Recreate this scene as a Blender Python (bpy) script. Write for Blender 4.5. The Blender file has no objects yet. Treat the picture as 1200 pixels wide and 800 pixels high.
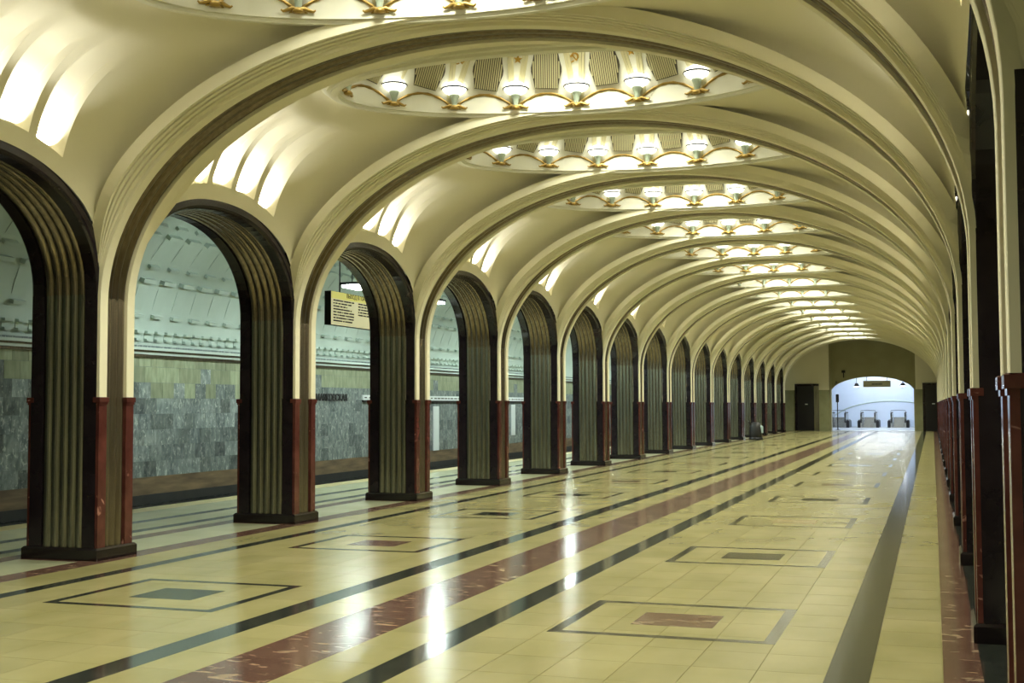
import bpy, math, random
from mathutils import Vector, Matrix
random.seed(7)
S = bpy.context.scene
COL = S.collection
PI = math.pi

# ------------------------------------------------------------------ camera
FPX, YAW, PITCH, ROLL, HC = 1450.0, 0.327, 0.052, -0.004, 1.6
cam = bpy.data.cameras.new('camera'); cam.sensor_width = 36.0
cam.lens = FPX / 1200.0 * 36.0; cam.clip_start = 0.05; cam.clip_end = 400
camo = bpy.data.objects.new('camera', cam); COL.objects.link(camo)
c_, s_ = math.cos(YAW), math.sin(YAW)
right = Vector((c_, s_, 0)); fwd0 = Vector((-s_, c_, 0)); zz = Vector((0, 0, 1))
fwd = fwd0 * math.cos(PITCH) + zz * math.sin(PITCH)
up = -fwd0 * math.sin(PITCH) + zz * math.cos(PITCH)
R_ = right * math.cos(ROLL) + up * math.sin(ROLL)
U_ = -right * math.sin(ROLL) + up * math.cos(ROLL)
M3 = Matrix((R_, U_, -fwd)).transposed()
camo.matrix_world = Matrix.Translation((0, 0, HC)) @ M3.to_4x4()
S.camera = camo

# ------------------------------------------------------------------ world, exposure
w = bpy.data.worlds.new('world'); S.world = w; w.use_nodes = True
w.node_tree.nodes['Background'].inputs[0].default_value = (0.9, 0.88, 0.7, 1)
w.node_tree.nodes['Background'].inputs[1].default_value = 0.02
S.view_settings.view_transform = 'Standard'; S.view_settings.look = 'None'
S.view_settings.exposure = 0.30; S.view_settings.gamma = 1.0
S.view_settings.use_curve_mapping = False
BOWL_E = 2.7          # glow of the dome lamps
PLAT_E = 105.0          # glow of the platform luminaires
NICHE_W = 7.5          # watts of the lamp behind each lunette slot
DOME_W = 720.0         # watts of the unseen fill spot added in each dome

# ------------------------------------------------------------------ hall metrics
Y0, L, SH = 10.91, 4.232, 0.262
XCL, XCR = -8.75, 0.71            # column centres
XM = (XCL + XCR) / 2
AR = XM - (XCL + 0.45)            # rib half span to pilaster fronts
ZS, RISE = 2.70, 2.715
CAPZ = 1.71
WALLX = XCL + 0.405               # hall face of the left arcade wall
YSH = SH * 2 * (XM - WALLX)       # offset of the right-hand row
def colY(k): return Y0 + 0.33 + L * k
KMIN, KMAX = -3, 15
YEND = 78.2; YBACK = -4.0
FRONT_L = XCL + 0.45

# ------------------------------------------------------------------ helpers
def mk(name, v, f, mat, smooth=False):
    me = bpy.data.meshes.new(name); me.from_pydata([tuple(p) for p in v], [], f)
    mats = mat if isinstance(mat, (list, tuple)) else [mat]
    for m in mats: me.materials.append(m)
    if smooth:
        me.polygons.foreach_set('use_smooth', [True] * len(me.polygons))
    me.update(); return me
def link(name, me, parent=None, loc=(0, 0, 0), rz=0, mw=None):
    o = bpy.data.objects.new(name, me); COL.objects.link(o)
    if parent: o.parent = parent
    if mw is not None: o.matrix_local = mw
    else:
        o.location = loc
        if rz: o.rotation_euler = (0, 0, rz)
    return o
def tag(o, label=None, cat=None, group=None, kind=None):
    if label: o['label'] = label
    if cat: o['category'] = cat
    if group: o['group'] = group
    if kind: o['kind'] = kind
    return o
def thing(name, label, cat, loc=(0, 0, 0), rz=0, group=None):
    return tag(link(name, None, None, loc, rz), label, cat, group)
class MB:
    def __init__(s): s.v = []; s.f = []
    def add(s, v, f):
        n = len(s.v); s.v += [tuple(p) for p in v]; s.f += [tuple(i + n for i in q) for q in f]; return s
    def box(s, x0, x1, y0, y1, z0, z1, b=0.0):
        if b > 0:
            pts = []
            for z, e in ((z0, 0), (z1 - b, 0), (z1, b)):
                pts += [(x0 + e, y0 + e, z), (x1 - e, y0 + e, z), (x1 - e, y1 - e, z), (x0 + e, y1 - e, z)]
            F = [(3, 2, 1, 0), (8, 9, 10, 11)]
            for r in range(2):
                for i in range(4):
                    j = (i + 1) % 4; F.append((r * 4 + i, r * 4 + j, r * 4 + 4 + j, r * 4 + 4 + i))
            return s.add(pts, F)
        return s.add([(x0, y0, z0), (x1, y0, z0), (x1, y1, z0), (x0, y1, z0), (x0, y0, z1), (x1, y0, z1), (x1, y1, z1), (x0, y1, z1)],
                     [(3, 2, 1, 0), (4, 5, 6, 7), (0, 1, 5, 4), (1, 2, 6, 5), (2, 3, 7, 6), (3, 0, 4, 7)])
    def grid(s, rows, closed_r=False, closed_c=False, flip=False):
        n = len(rows); m = len(rows[0]); v = [p for r in rows for p in r]; f = []
        for i in range(n if closed_r else n - 1):
            for j in range(m if closed_c else m - 1):
                a = i * m + j; b = i * m + (j + 1) % m; c = ((i + 1) % n) * m + (j + 1) % m; d = ((i + 1) % n) * m + j
                f.append((a, d, c, b) if flip else (a, b, c, d))
        return s.add(v, f)
    def lathe(s, prof, n=16, cx=0, cy=0, cz=0):
        rows = [[(cx + r * math.cos(2 * PI * i / n), cy + r * math.sin(2 * PI * i / n), cz + z) for i in range(n)] for r, z in prof]
        return s.grid(rows, closed_c=True)
    def tube(s, pts, r, n=6, closed=False):
        P = [Vector(p) for p in pts]; rows = []; N = len(P)
        for i, p in enumerate(P):
            a = P[(i - 1) % N] if (closed or i > 0) else P[i]; b = P[(i + 1) % N] if (closed or i < N - 1) else P[i]
            t = (b - a).normalized(); u = t.cross(Vector((0, 0, 1)))
            if u.length < 1e-3: u = t.cross(Vector((0, 1, 0)))
            u.normalize(); w2 = u.cross(t)
            rr = r[i] if isinstance(r, (list, tuple)) else r
            rows.append([p + (u * math.cos(2 * PI * j / n) + w2 * math.sin(2 * PI * j / n)) * rr for j in range(n)])
        return s.grid(rows, closed_r=closed, closed_c=True)
    def mesh(s, name, mat, smooth=False): return mk(name, s.v, s.f, mat, smooth)
def bx(*a, b=0.0): return MB().box(*a, b=b)
ORD = ['first', 'second', 'third', 'fourth', 'fifth', 'sixth', 'seventh', 'eighth', 'ninth', 'tenth', 'eleventh', 'twelfth',
       'thirteenth', 'fourteenth', 'fifteenth', 'sixteenth', 'seventeenth', 'eighteenth', 'nineteenth', 'twentieth']

# ------------------------------------------------------------------ materials
def nodes(name):
    m = bpy.data.materials.new(name); m.use_nodes = True
    return m, m.node_tree.nodes, m.node_tree.links, m.node_tree.nodes['Principled BSDF']
def ramp(n, stops):
    r = n.new('ShaderNodeValToRGB'); e = r.color_ramp.elements
    while len(e) < len(stops): e.new(0.5)
    for x, (p, c) in zip(e, stops): x.position = p; x.color = (*c, 1)
    return r
def stone(name, c1, c2, rough=0.2, scale=3.0, stretch=(1, 1, 1), vein=None, vein_w=(0.55, 0.62), rand=0.0, bump=0.0, detail=6, spec=0.5, coat=0.0, rough_var=0.0):
    m, n, l, b = nodes(name)
    tc = n.new('ShaderNodeTexCoord'); geo = n.new('ShaderNodeNewGeometry'); mp = n.new('ShaderNodeMapping')
    mp.inputs['Scale'].default_value = stretch
    l.new(geo.outputs['Position'], mp.inputs['Vector'])
    nz = n.new('ShaderNodeTexNoise'); nz.inputs['Scale'].default_value = scale; nz.inputs['Detail'].default_value = detail
    l.new(mp.outputs['Vector'], nz.inputs['Vector'])
    r = ramp(n, [(0.3, c1), (0.7, c2)]); l.new(nz.outputs['Fac'], r.inputs['Fac']); out = r.outputs['Color']
    if vein:
        n2 = n.new('ShaderNodeTexNoise'); n2.inputs['Scale'].default_value = scale * 1.7; n2.inputs['Detail'].default_value = 8
        n2.inputs['Distortion'].default_value = 1.2; l.new(mp.outputs['Vector'], n2.inputs['Vector'])
        r2 = ramp(n, [(vein_w[0], (0, 0, 0)), (vein_w[1], (1, 1, 1))]); l.new(n2.outputs['Fac'], r2.inputs['Fac'])
        mx = n.new('ShaderNodeMix'); mx.data_type = 'RGBA'; l.new(r2.outputs['Color'], mx.inputs['Factor'])
        l.new(out, mx.inputs['A']); mx.inputs['B'].default_value = (*vein, 1); out = mx.outputs['Result']
    if rand:
        oi = n.new('ShaderNodeObjectInfo'); mr = n.new('ShaderNodeMapRange')
        mr.inputs['To Min'].default_value = 1 - rand; mr.inputs['To Max'].default_value = 1 + rand
        l.new(oi.outputs['Random'], mr.inputs['Value'])
        mm = n.new('ShaderNodeVectorMath'); mm.operation = 'SCALE'; l.new(out, mm.inputs[0]); l.new(mr.outputs['Result'], mm.inputs['Scale'])
        out = mm.outputs['Vector']
    l.new(out, b.inputs['Base Color']); b.inputs['Roughness'].default_value = rough
    b.inputs['Specular IOR Level'].default_value = spec
    if rough_var:
        n3 = n.new('ShaderNodeTexNoise'); n3.inputs['Scale'].default_value = 1.1; n3.inputs['Detail'].default_value = 3
        l.new(geo.outputs['Position'], n3.inputs['Vector']); mr = n.new('ShaderNodeMapRange')
        mr.inputs['To Min'].default_value = max(0.02, rough - rough_var); mr.inputs['To Max'].default_value = rough + rough_var
        l.new(n3.outputs['Fac'], mr.inputs['Value']); l.new(mr.outputs['Result'], b.inputs['Roughness'])
    if bump:
        bp = n.new('ShaderNodeBump'); bp.inputs['Strength'].default_value = bump; bp.inputs['Distance'].default_value = 0.02
        l.new(nz.outputs['Fac'], bp.inputs['Height']); l.new(bp.outputs['Normal'], b.inputs['Normal'])
    return m
def plain(name, c, rough=0.5, metal=0.0, spec=0.5):
    m, n, l, b = nodes(name); b.inputs['Base Color'].default_value = (*c, 1)
    b.inputs['Roughness'].default_value = rough; b.inputs['Metallic'].default_value = metal; b.inputs['Specular IOR Level'].default_value = spec
    return m
def glow(name, c, e):
    m, n, l, b = nodes(name); b.inputs['Base Color'].default_value = (*c, 1)
    b.inputs['Emission Color'].default_value = (*c, 1); b.inputs['Emission Strength'].default_value = e
    b.inputs['Roughness'].default_value = 0.3; return m
def steel(name, c1, c2, rough, along='Z'):
    m, n, l, b = nodes(name)
    geo = n.new('ShaderNodeNewGeometry'); mp = n.new('ShaderNodeMapping')
    mp.inputs['Scale'].default_value = (9, 9, 0.5)
    l.new(geo.outputs['Position'], mp.inputs['Vector'])
    nz = n.new('ShaderNodeTexNoise'); nz.inputs['Scale'].default_value = 2.2; nz.inputs['Detail'].default_value = 4
    l.new(mp.outputs['Vector'], nz.inputs['Vector'])
    r = ramp(n, [(0.3, c1), (0.7, c2)]); l.new(nz.outputs['Fac'], r.inputs['Fac']); l.new(r.outputs['Color'], b.inputs['Base Color'])
    b.inputs['Metallic'].default_value = 0.9; b.inputs['Roughness'].default_value = rough
    return m
M = {}
M['plaster'] = stone('cream_plaster', (0.84, 0.80, 0.61), (0.88, 0.84, 0.65), 0.55, 0.8, spec=0.3)
M['white'] = stone('white_plaster', (0.83, 0.82, 0.70), (0.87, 0.86, 0.74), 0.5, 1.0, spec=0.3)
M['tile'] = stone('cream_floor_marble', (0.325, 0.297, 0.125), (0.42, 0.382, 0.185), 0.20, 1.6, (1, 0.6, 1), rand=0.07, rough_var=0.05, spec=0.32)
M['tile_far'] = stone('cream_floor_marble_far', (0.325, 0.297, 0.125), (0.42, 0.382, 0.185), 0.20, 1.6, (1, 0.6, 1), rough_var=0.05, spec=0.32)
M['tile_pale'] = stone('pale_platform_stone', (0.40, 0.42, 0.26), (0.48, 0.50, 0.33), 0.22, 1.6)
M['mortar'] = plain('floor_mortar', (0.40, 0.35, 0.15), 0.5)
M['dark'] = stone('dark_floor_marble', (0.022, 0.026, 0.022), (0.045, 0.05, 0.042), 0.12, 5)
M['redfloor'] = stone('red_floor_marble', (0.105, 0.05, 0.038), (0.175, 0.09, 0.068), 0.16, 2.6, (1.0, 2.4, 1), vein=(0.40, 0.30, 0.19), vein_w=(0.56, 0.66), rough_var=0.04)
M['tanfloor'] = stone('tan_floor_marble', (0.42, 0.33, 0.14), (0.5, 0.4, 0.2), 0.17, 3)
M['red'] = stone('red_pillar_marble', (0.065, 0.018, 0.016), (0.125, 0.04, 0.032), 0.12, 5, vein=(0.42, 0.2, 0.15), vein_w=(0.66, 0.74))
M['black'] = stone('black_band_stone', (0.012, 0.008, 0.012), (0.022, 0.016, 0.02), 0.16, 4)
M['plinth'] = plain('black_plinth_stone', (0.012, 0.008, 0.009), 0.18)
M['steel'] = steel('fluted_steel', (0.19, 0.19, 0.155), (0.33, 0.33, 0.27), 0.26)
M['steel_dark'] = steel('rib_channel_steel', (0.10, 0.08, 0.05), (0.18, 0.145, 0.095), 0.3)
M['steel_arch'] = steel('arch_soffit_steel', (0.20, 0.165, 0.12), (0.34, 0.29, 0.22), 0.26)
M['gold'] = plain('gilded_bronze', (0.42, 0.28, 0.08), 0.35, 0.75)
M['goldleaf'] = plain('gold_mosaic', (0.45, 0.27, 0.03), 0.4, 0.3)
M['ring'] = plain('dark_lamp_ring', (0.05, 0.045, 0.06), 0.4, 0.5)
M['stem'] = plain('frosted_green_glass', (0.42, 0.50, 0.40), 0.25)
M['bowl'] = glow('lit_lamp_glass', (1.0, 1.0, 0.86), BOWL_E)
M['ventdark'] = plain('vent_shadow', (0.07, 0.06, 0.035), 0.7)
M['slat'] = plain('vent_slat_paint', (0.62, 0.57, 0.34), 0.5)
M['slab1'] = stone('grey_wall_marble_mid', (0.13, 0.16, 0.16), (0.28, 0.32, 0.31), 0.2, 8, (1, 1, 0.6), vein=(0.42, 0.46, 0.43), vein_w=(0.56, 0.66), rand=0.38, bump=0.1)
M['slab2'] = stone('grey_wall_marble_dark', (0.09, 0.115, 0.12), (0.22, 0.255, 0.255), 0.18, 9, (1, 1, 0.6), vein=(0.33, 0.36, 0.35), vein_w=(0.57, 0.64), rand=0.38, bump=0.1)
M['slab3'] = stone('green_wall_marble', (0.25, 0.29, 0.19), (0.38, 0.42, 0.29), 0.2, 5, (1, 2, 0.6), rand=0.18)
M['rust'] = stone('rusty_wall_foot', (0.09, 0.06, 0.03), (0.24, 0.165, 0.085), 0.6, 3, (1, 0.4, 3))
M['pit'] = stone('black_track_wall', (0.012, 0.013, 0.012), (0.022, 0.023, 0.02), 0.6, 3)  # near-black tone of the wall foot and track bed
M['platvault'] = stone('pale_green_vault_paint', (0.44, 0.53, 0.48), (0.52, 0.61, 0.56), 0.45, 0.9)
M['platlamp'] = glow('platform_lamp_glass', (0.86, 1.0, 0.93), PLAT_E)
M['endwall'] = stone('olive_plaster', (0.34, 0.32, 0.17), (0.38, 0.36, 0.2), 0.6, 1.5)
M['endmarble'] = stone('olive_wall_marble', (0.27, 0.28, 0.15), (0.34, 0.35, 0.2), 0.25, 3)
M['door'] = plain('black_door_paint', (0.012, 0.012, 0.016), 0.3)
M['iron'] = plain('black_iron', (0.015, 0.015, 0.017), 0.4, 0.3)
M['bluewhite'] = stone('blue_white_paint', (0.62, 0.70, 0.82), (0.68, 0.76, 0.88), 0.5, 0.8)
M['greyfloor'] = plain('pale_grey_floor', (0.5, 0.53, 0.55), 0.25)
M['signface'] = glow('glowing_yellow_sign_face', (0.85, 0.82, 0.50), 0.42)  # weak even emission added to sign face and header to brighten the board
M['signhead'] = glow('glowing_yellow_sign_header', (0.85, 0.78, 0.22), 0.42)
M['ink'] = plain('black_print', (0.02, 0.02, 0.02), 0.6)
M['paper'] = plain('white_sign_enamel', (0.75, 0.8, 0.8), 0.4)
M['chrome'] = plain('brushed_escalator_steel', (0.55, 0.56, 0.56), 0.25, 0.9)
M['rubber'] = plain('black_rubber', (0.02, 0.02, 0.022), 0.5)
M['bluepanel'] = plain('pale_blue_plastic', (0.45, 0.58, 0.62), 0.35)
M['endlamp'] = glow('escalator_hall_lamp', (0.9, 0.96, 1.0), 55)

# ------------------------------------------------------------------ floor
floor = tag(link('floor', bx(-12.0, 4.6, YBACK, YEND + 16, -0.35, -0.006).mesh('floor_bed', M['mortar'])), kind='structure')
floor['label'] = 'polished cream marble floor with dark and red stripes'
def slab(name, x0, x1, y0, y1, mat, top=0.0, z0=-0.02):
    return link(name, bx(x0, x1, y0, y1, z0, top).mesh(name, M[mat]), floor)
STR = [('dark_stripe', -10.66, -10.46, 'dark'), ('dark_stripe', -9.90, -9.70, 'dark'), ('red_stripe', -9.46, -9.20, 'redfloor'),
       ('red_stripe', -8.45, -8.14, 'redfloor'), ('dark_stripe', -7.64, -7.47, 'dark'), ('dark_stripe', -4.93, -4.70, 'dark'),
       ('red_stripe', -4.28, -3.70, 'redfloor'), ('dark_stripe', -3.28, -3.06, 'dark'), ('dark_stripe', -0.63, -0.38, 'dark'),
       ('red_stripe', 0.03, 0.25, 'redfloor'), ('dark_stripe', 0.25, 0.45, 'dark')]
for nm, x0, x1, mt in STR: slab(nm, x0, x1, YBACK, YEND, mt)
for nm, x0, x1, mt in [('platform_edge_strip', -11.5, -10.66, 'tile_pale'), ('platform_paving', -10.46, -9.90, 'tile_pale'), ('platform_paving', -9.70, -9.46, 'tile_pale'),
                       ('paving_between_columns', -9.20, -8.45, 'tile_pale'), ('paving_strip', 0.45, 4.2, 'tile_pale')]:
    slab(nm, x0, x1, YBACK, YEND, mt)
for k in range(-2, KMAX + 1):      # red cross stripes under the left columns
    slab('cross_stripe', -9.20, -8.45, colY(k) - 0.42, colY(k) + 0.42, 'redfloor', 0.0012)
TW, TL, G = 0.405, 0.529, 0.004
LANES = [(-8.14, -7.64, 1), (-7.47, -4.93, 6), (-4.70, -4.28, 1), (-3.70, -3.28, 1), (-3.06, -0.63, 6), (-0.38, 0.03, 1)]
near = []; far = MB()
y = YBACK; r = 0
while y < YEND:
    for (a, b, n) in LANES:
        wd = (b - a) / n
        for i in range(n):
            x0 = a + i * wd; q = (x0 + G / 2, x0 + wd - G / 2, y + G / 2, y + TL - G / 2)
            d = math.hypot((q[0] + q[1]) / 2, y)
            near.append((d if y > 5.2 else 900 + d, q, (n, a)))
    y += TL; r += 1
near.sort(key=lambda t: t[0])
tmesh = {}
for d, q, key in near[:300]:
    if key not in tmesh:
        hw, hl = (q[1] - q[0]) / 2, (q[3] - q[2]) / 2
        tmesh[key] = bx(-hw, hw, -hl, hl, -0.02, 0.0).mesh('floor_tile', M['tile'])
    link('floor_tile', tmesh[key], floor, ((q[0] + q[1]) / 2, (q[2] + q[3]) / 2, 0))
for d, q, key in near[300:]: far.box(q[0] - .0012, q[1] + .0012, q[2] - .0012, q[3] + .0012, -0.02, 0.0)
tag(link('floor_tiles', far.mesh('floor_tiles', M['tile_far']), floor), kind='stuff')
# inlaid rectangles
RL = ['dark', 'redfloor', 'dark', 'dark', 'redfloor']; RR = ['redfloor', 'dark', 'tanfloor', 'dark', 'redfloor']
for j in range(-1, 17):
    yc = 9.23 + 4.1 * j
    for cx, seq in ((-6.17, RL), (-1.83, RR)):
        hx, hy, t = 0.80, 0.74, 0.085
        if yc > YEND - 2: continue
        for x0, x1, y0, y1 in ((-hx, hx, -hy, -hy + t), (-hx, hx, hy - t, hy), (-hx, -hx + t, -hy + t, hy - t), (hx - t, hx, -hy + t, hy - t)):
            slab('inlay_border', cx + x0, cx + x1, yc + y0, yc + y1, 'dark', 0.001)
        slab('inlay_centre', cx - 0.30, cx + 0.30, yc - 0.27, yc + 0.27, seq[j % 5], 0.001)

# ------------------------------------------------------------------ columns
def fluted(x0, x1, n, depth, sub=8):
    pts = []
    N = n * sub
    for i in range(N + 1):
        u = i / N; ph = (u * n) % 1.0
        d = depth * (abs(math.sin(PI * ph)) ** 0.7)
        if ph < 0.04 or ph > 0.96: d = 0
        pts.append((x0 + (x1 - x0) * u, d))
    return pts
ZJ = 2.80
PLZ = 0.13
CM = {}
CM['plinth'] = MB().box(-.48, .48, -.345, .345, 0, PLZ, b=.02).mesh('plinth', M['plinth'])
CM['core'] = bx(-.40, .40, -.265, .265, PLZ, ZJ + 0.2).mesh('core', M['black'])
FL = fluted(-.26, .26, 5, .030)
def steel_jamb():
    rows = [[(x, -.275 - d, z) for x, d in FL] for z in (PLZ, 0.6, 1.2, 1.8, 2.4, ZJ)]
    return MB().grid(rows).mesh('steel_panel', M['steel'], True)
CM['jamb'] = steel_jamb()
CM['band'] = MB().box(.26, .415, -.305, -.26, PLZ, ZJ).mesh('dark_band', M['black'])
CM['pil'] = MB().box(.39, .45, -.297, -.168, PLZ, 1.63).box(.385, .458, -.303, -.162, 1.63, 1.655).box(.38, .468, -.311, -.154, 1.655, CAPZ, b=.006).mesh('red_pilaster', M['red'])
CH = fluted(-.167, .167, 3, .022)
CM['chan'] = MB().grid([[(.408 + d, y, z) for y, d in CH] for z in (PLZ, .7, 1.3, 1.9, 2.4, ZJ)]).mesh('steel_channel', M['steel_arch'], True)
def column(x, y, rz, label):
    t = thing('column', label, 'column', (x, y, 0), rz, 'steel and marble columns of the hall')
    link('plinth', CM['plinth'], t); link('shaft_core', CM['core'], t)
    R180 = Matrix.Rotation(PI, 4, 'Z'); FX = Matrix.Diagonal((-1, 1, 1, 1)); FY = Matrix.Diagonal((1, -1, 1, 1))
    for m in (Matrix.Identity(4), R180):
        link('steel_panel', CM['jamb'], t, mw=m); link('steel_channel', CM['chan'], t, mw=m)
    for m in (Matrix.Identity(4), R180, FX, FY):
        link('dark_band', CM['band'], t, mw=m); link('red_pilaster', CM['pil'], t, mw=m)
    return t
for k in range(KMIN, KMAX + 1):
    if k < 0: lb = f'steel and black stone column, {ORD[-k-1]} of the left row before the left picture edge'
    elif k == 0: lb = 'nearest whole column of the left row, fluted steel with red marble pilasters'
    else: lb = f'{ORD[k]} fluted steel column of the left row counted from the left edge'
    column(XCL, colY(k), 0, lb)
    if k == KMIN: continue
    if k == -2: lb = 'shiny dark red column cut off by the right picture edge'
    else: lb = f'{ORD[k+1]} column of the right row behind the one at the right edge'
    column(XCR, colY(k) + YSH, PI, lb)

# ------------------------------------------------------------------ arcade arches
AO, ZC, NP = (L - 0.59) / 2, 4.04, 2.2
def open_curve(off=0.0, n=40):
    pts = []
    for i in range(n + 1):
        th = PI * i / n; c, s = math.cos(th), math.sin(th)
        a = AO + off; b = ZC - ZJ + off
        pts.append((-a * math.copysign(abs(c) ** (2 / NP), c), ZJ + b * abs(s) ** (2 / NP)))
    return pts
def arch_height(d, off=0.0):      # height of the arch curve at distance d from the bay centre
    a = AO + off; b = ZC - ZJ + off
    q = min(1.0, abs(d) / a); return ZJ + b * (1 - q ** NP) ** (1 / NP)
oc = open_curve()
def normals(c):
    out = []
    for i in range(len(c)):
        a = c[max(0, i - 1)]; b = c[min(len(c) - 1, i + 1)]; ty, tz = b[0] - a[0], b[1] - a[1]; l = math.hypot(ty, tz)
        out.append((-tz / l, ty / l))          # outward
    return out
on = normals(oc)
def arch_sweep(prof):     # prof: (x, outward offset)
    return [[(x, p[0] + nn[0] * o, p[1] + nn[1] * o) for x, o in prof] for p, nn in zip(oc, on)]
AM = {}
AM['soffit'] = MB().grid(arch_sweep([(x, .018 - d) for x, d in FL])).mesh('steel_soffit', M['steel_arch'], True)
bandp = [(.26, .02), (.26, -.01), (.40, -.01), (.425, .004), (.435, .03), (.435, .10), (.425, .12), (.38, .12)]
AM['band'] = MB().grid(arch_sweep(bandp)).mesh('dark_band', M['black'])
AM['bandb'] = MB().grid(arch_sweep([(-x, o) for x, o in bandp]), flip=True).mesh('dark_band', M['black'])
def arcade(x, y, rz, label):
    t = thing('arcade_arch', label, 'arch', (x, y, 0), rz, 'steel lined arches between the columns')
    link('steel_soffit', AM['soffit'], t); link('dark_band', AM['band'], t); link('dark_band', AM['bandb'], t)
for k in range(KMIN, KMAX):
    lb = (f'steel lined arch springing over the {ORD[k+1]} opening of the left arcade' if k >= -1 else f'steel lined arch of the left arcade {ORD[-k-2]} beyond the left picture edge')
    arcade(XCL, colY(k) + L / 2, 0, lb)
    if k > KMIN: arcade(XCR, colY(k) + L / 2 + YSH, PI, f'steel lined arch over the {ORD[k+2]} opening of the right arcade')

# ------------------------------------------------------------------ transverse ribs
def rib_path(n=72, foot=True):
    P = []
    for z in (CAPZ, 2.0, 2.35): P.append((XM - AR, z, -1.0, 0.0))
    for i in range(n + 1):
        th = PI * i / n; c, s = math.cos(th), math.sin(th)
        x, z = XM - AR * c, ZS + RISE * s
        nx, nz = -c / AR, s / RISE; l = math.hypot(nx, nz)
        P.append((x, z, nx / l, nz / l))
    for z in (2.35, 2.0, CAPZ): P.append((XM + AR, z, 1.0, 0.0))
    return P
RP = rib_path()
BOW = 0.45                        # the ribs bow a little towards the near end
def skew(x):
    x = min(max(x, WALLX), 2 * XM - WALLX); u = (x - XM) / (XM - WALLX)
    return SH * (x - WALLX) - BOW * (1 - u * u)
def shear(x, y): return y + skew(x)
def rib_sweep(prof, fade=False):
    rows = []
    for x, z, nx, nz in RP:
        g = 1.0
        if fade: g = min(1.0, max(0.0, (z - 2.9) / 1.1)); g = g * g * (3 - 2 * g)
        row = []
        for yy, o in prof:
            q = max(0.0, min(1.0, (z - ZS) / RISE)); ws = .055 * q * q * (3 - 2 * q)
            if fade:
                s = 1 if yy > 0 else -1; y2 = s * (.292 + ws + (abs(yy) - .292) * g)
            else: y2 = yy + math.copysign(ws * min(1, abs(yy) / .167), yy)
            px, pz = x + nx * o, z + nz * o
            row.append((px, shear(px, y2), pz))
        rows.append(row)
    return rows
RM = {}
for s, nm in ((-1, 'a'), (1, 'b')):
    pr = [(s * .168, .055), (s * .168, .004), (s * .173, 0), (s * .292, 0), (s * .297, .004), (s * .297, .07)]
    RM['strip' + nm] = MB().grid(rib_sweep(pr), flip=(s < 0)).mesh('plaster_strip', M['plaster'])
    pm = [(s * p, o) for p, o in [(.292, .04), (.355, .04), (.355, .08), (.374, .08), (.374, .05), (.42, .05), (.42, .09), (.439, .09), (.439, .06), (.485, .06), (.485, .10), (.502, .10), (.502, .07), (.54, .07), (.54, .2)]]
    RM['mould' + nm] = MB().grid(rib_sweep(pm, True), flip=(s < 0)).mesh('moulding', M['plaster'])
RM['chan'] = MB().grid(rib_sweep([(y, .044 - d) for y, d in CH])).mesh('steel_channel', M['steel_dark'], True)
for k in range(KMIN, KMAX + 1):
    if k < -1: lb = f'cream vault rib with dark steel channel passing above the camera, {ORD[-k-2]} overhead'
    else: lb = f'{ORD[k+1]} cream rib with dark steel channel spanning the hall, counted from the camera'
    t = thing('vault_rib', lb, 'arch', (0, colY(k), 0), 0, 'transverse ribs of the vault')
    link('plaster_strip', RM['stripa'], t); link('plaster_strip', RM['stripb'], t)
    link('moulding', RM['moulda'], t); link('moulding', RM['mouldb'], t); link('steel_channel', RM['chan'], t)

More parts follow.
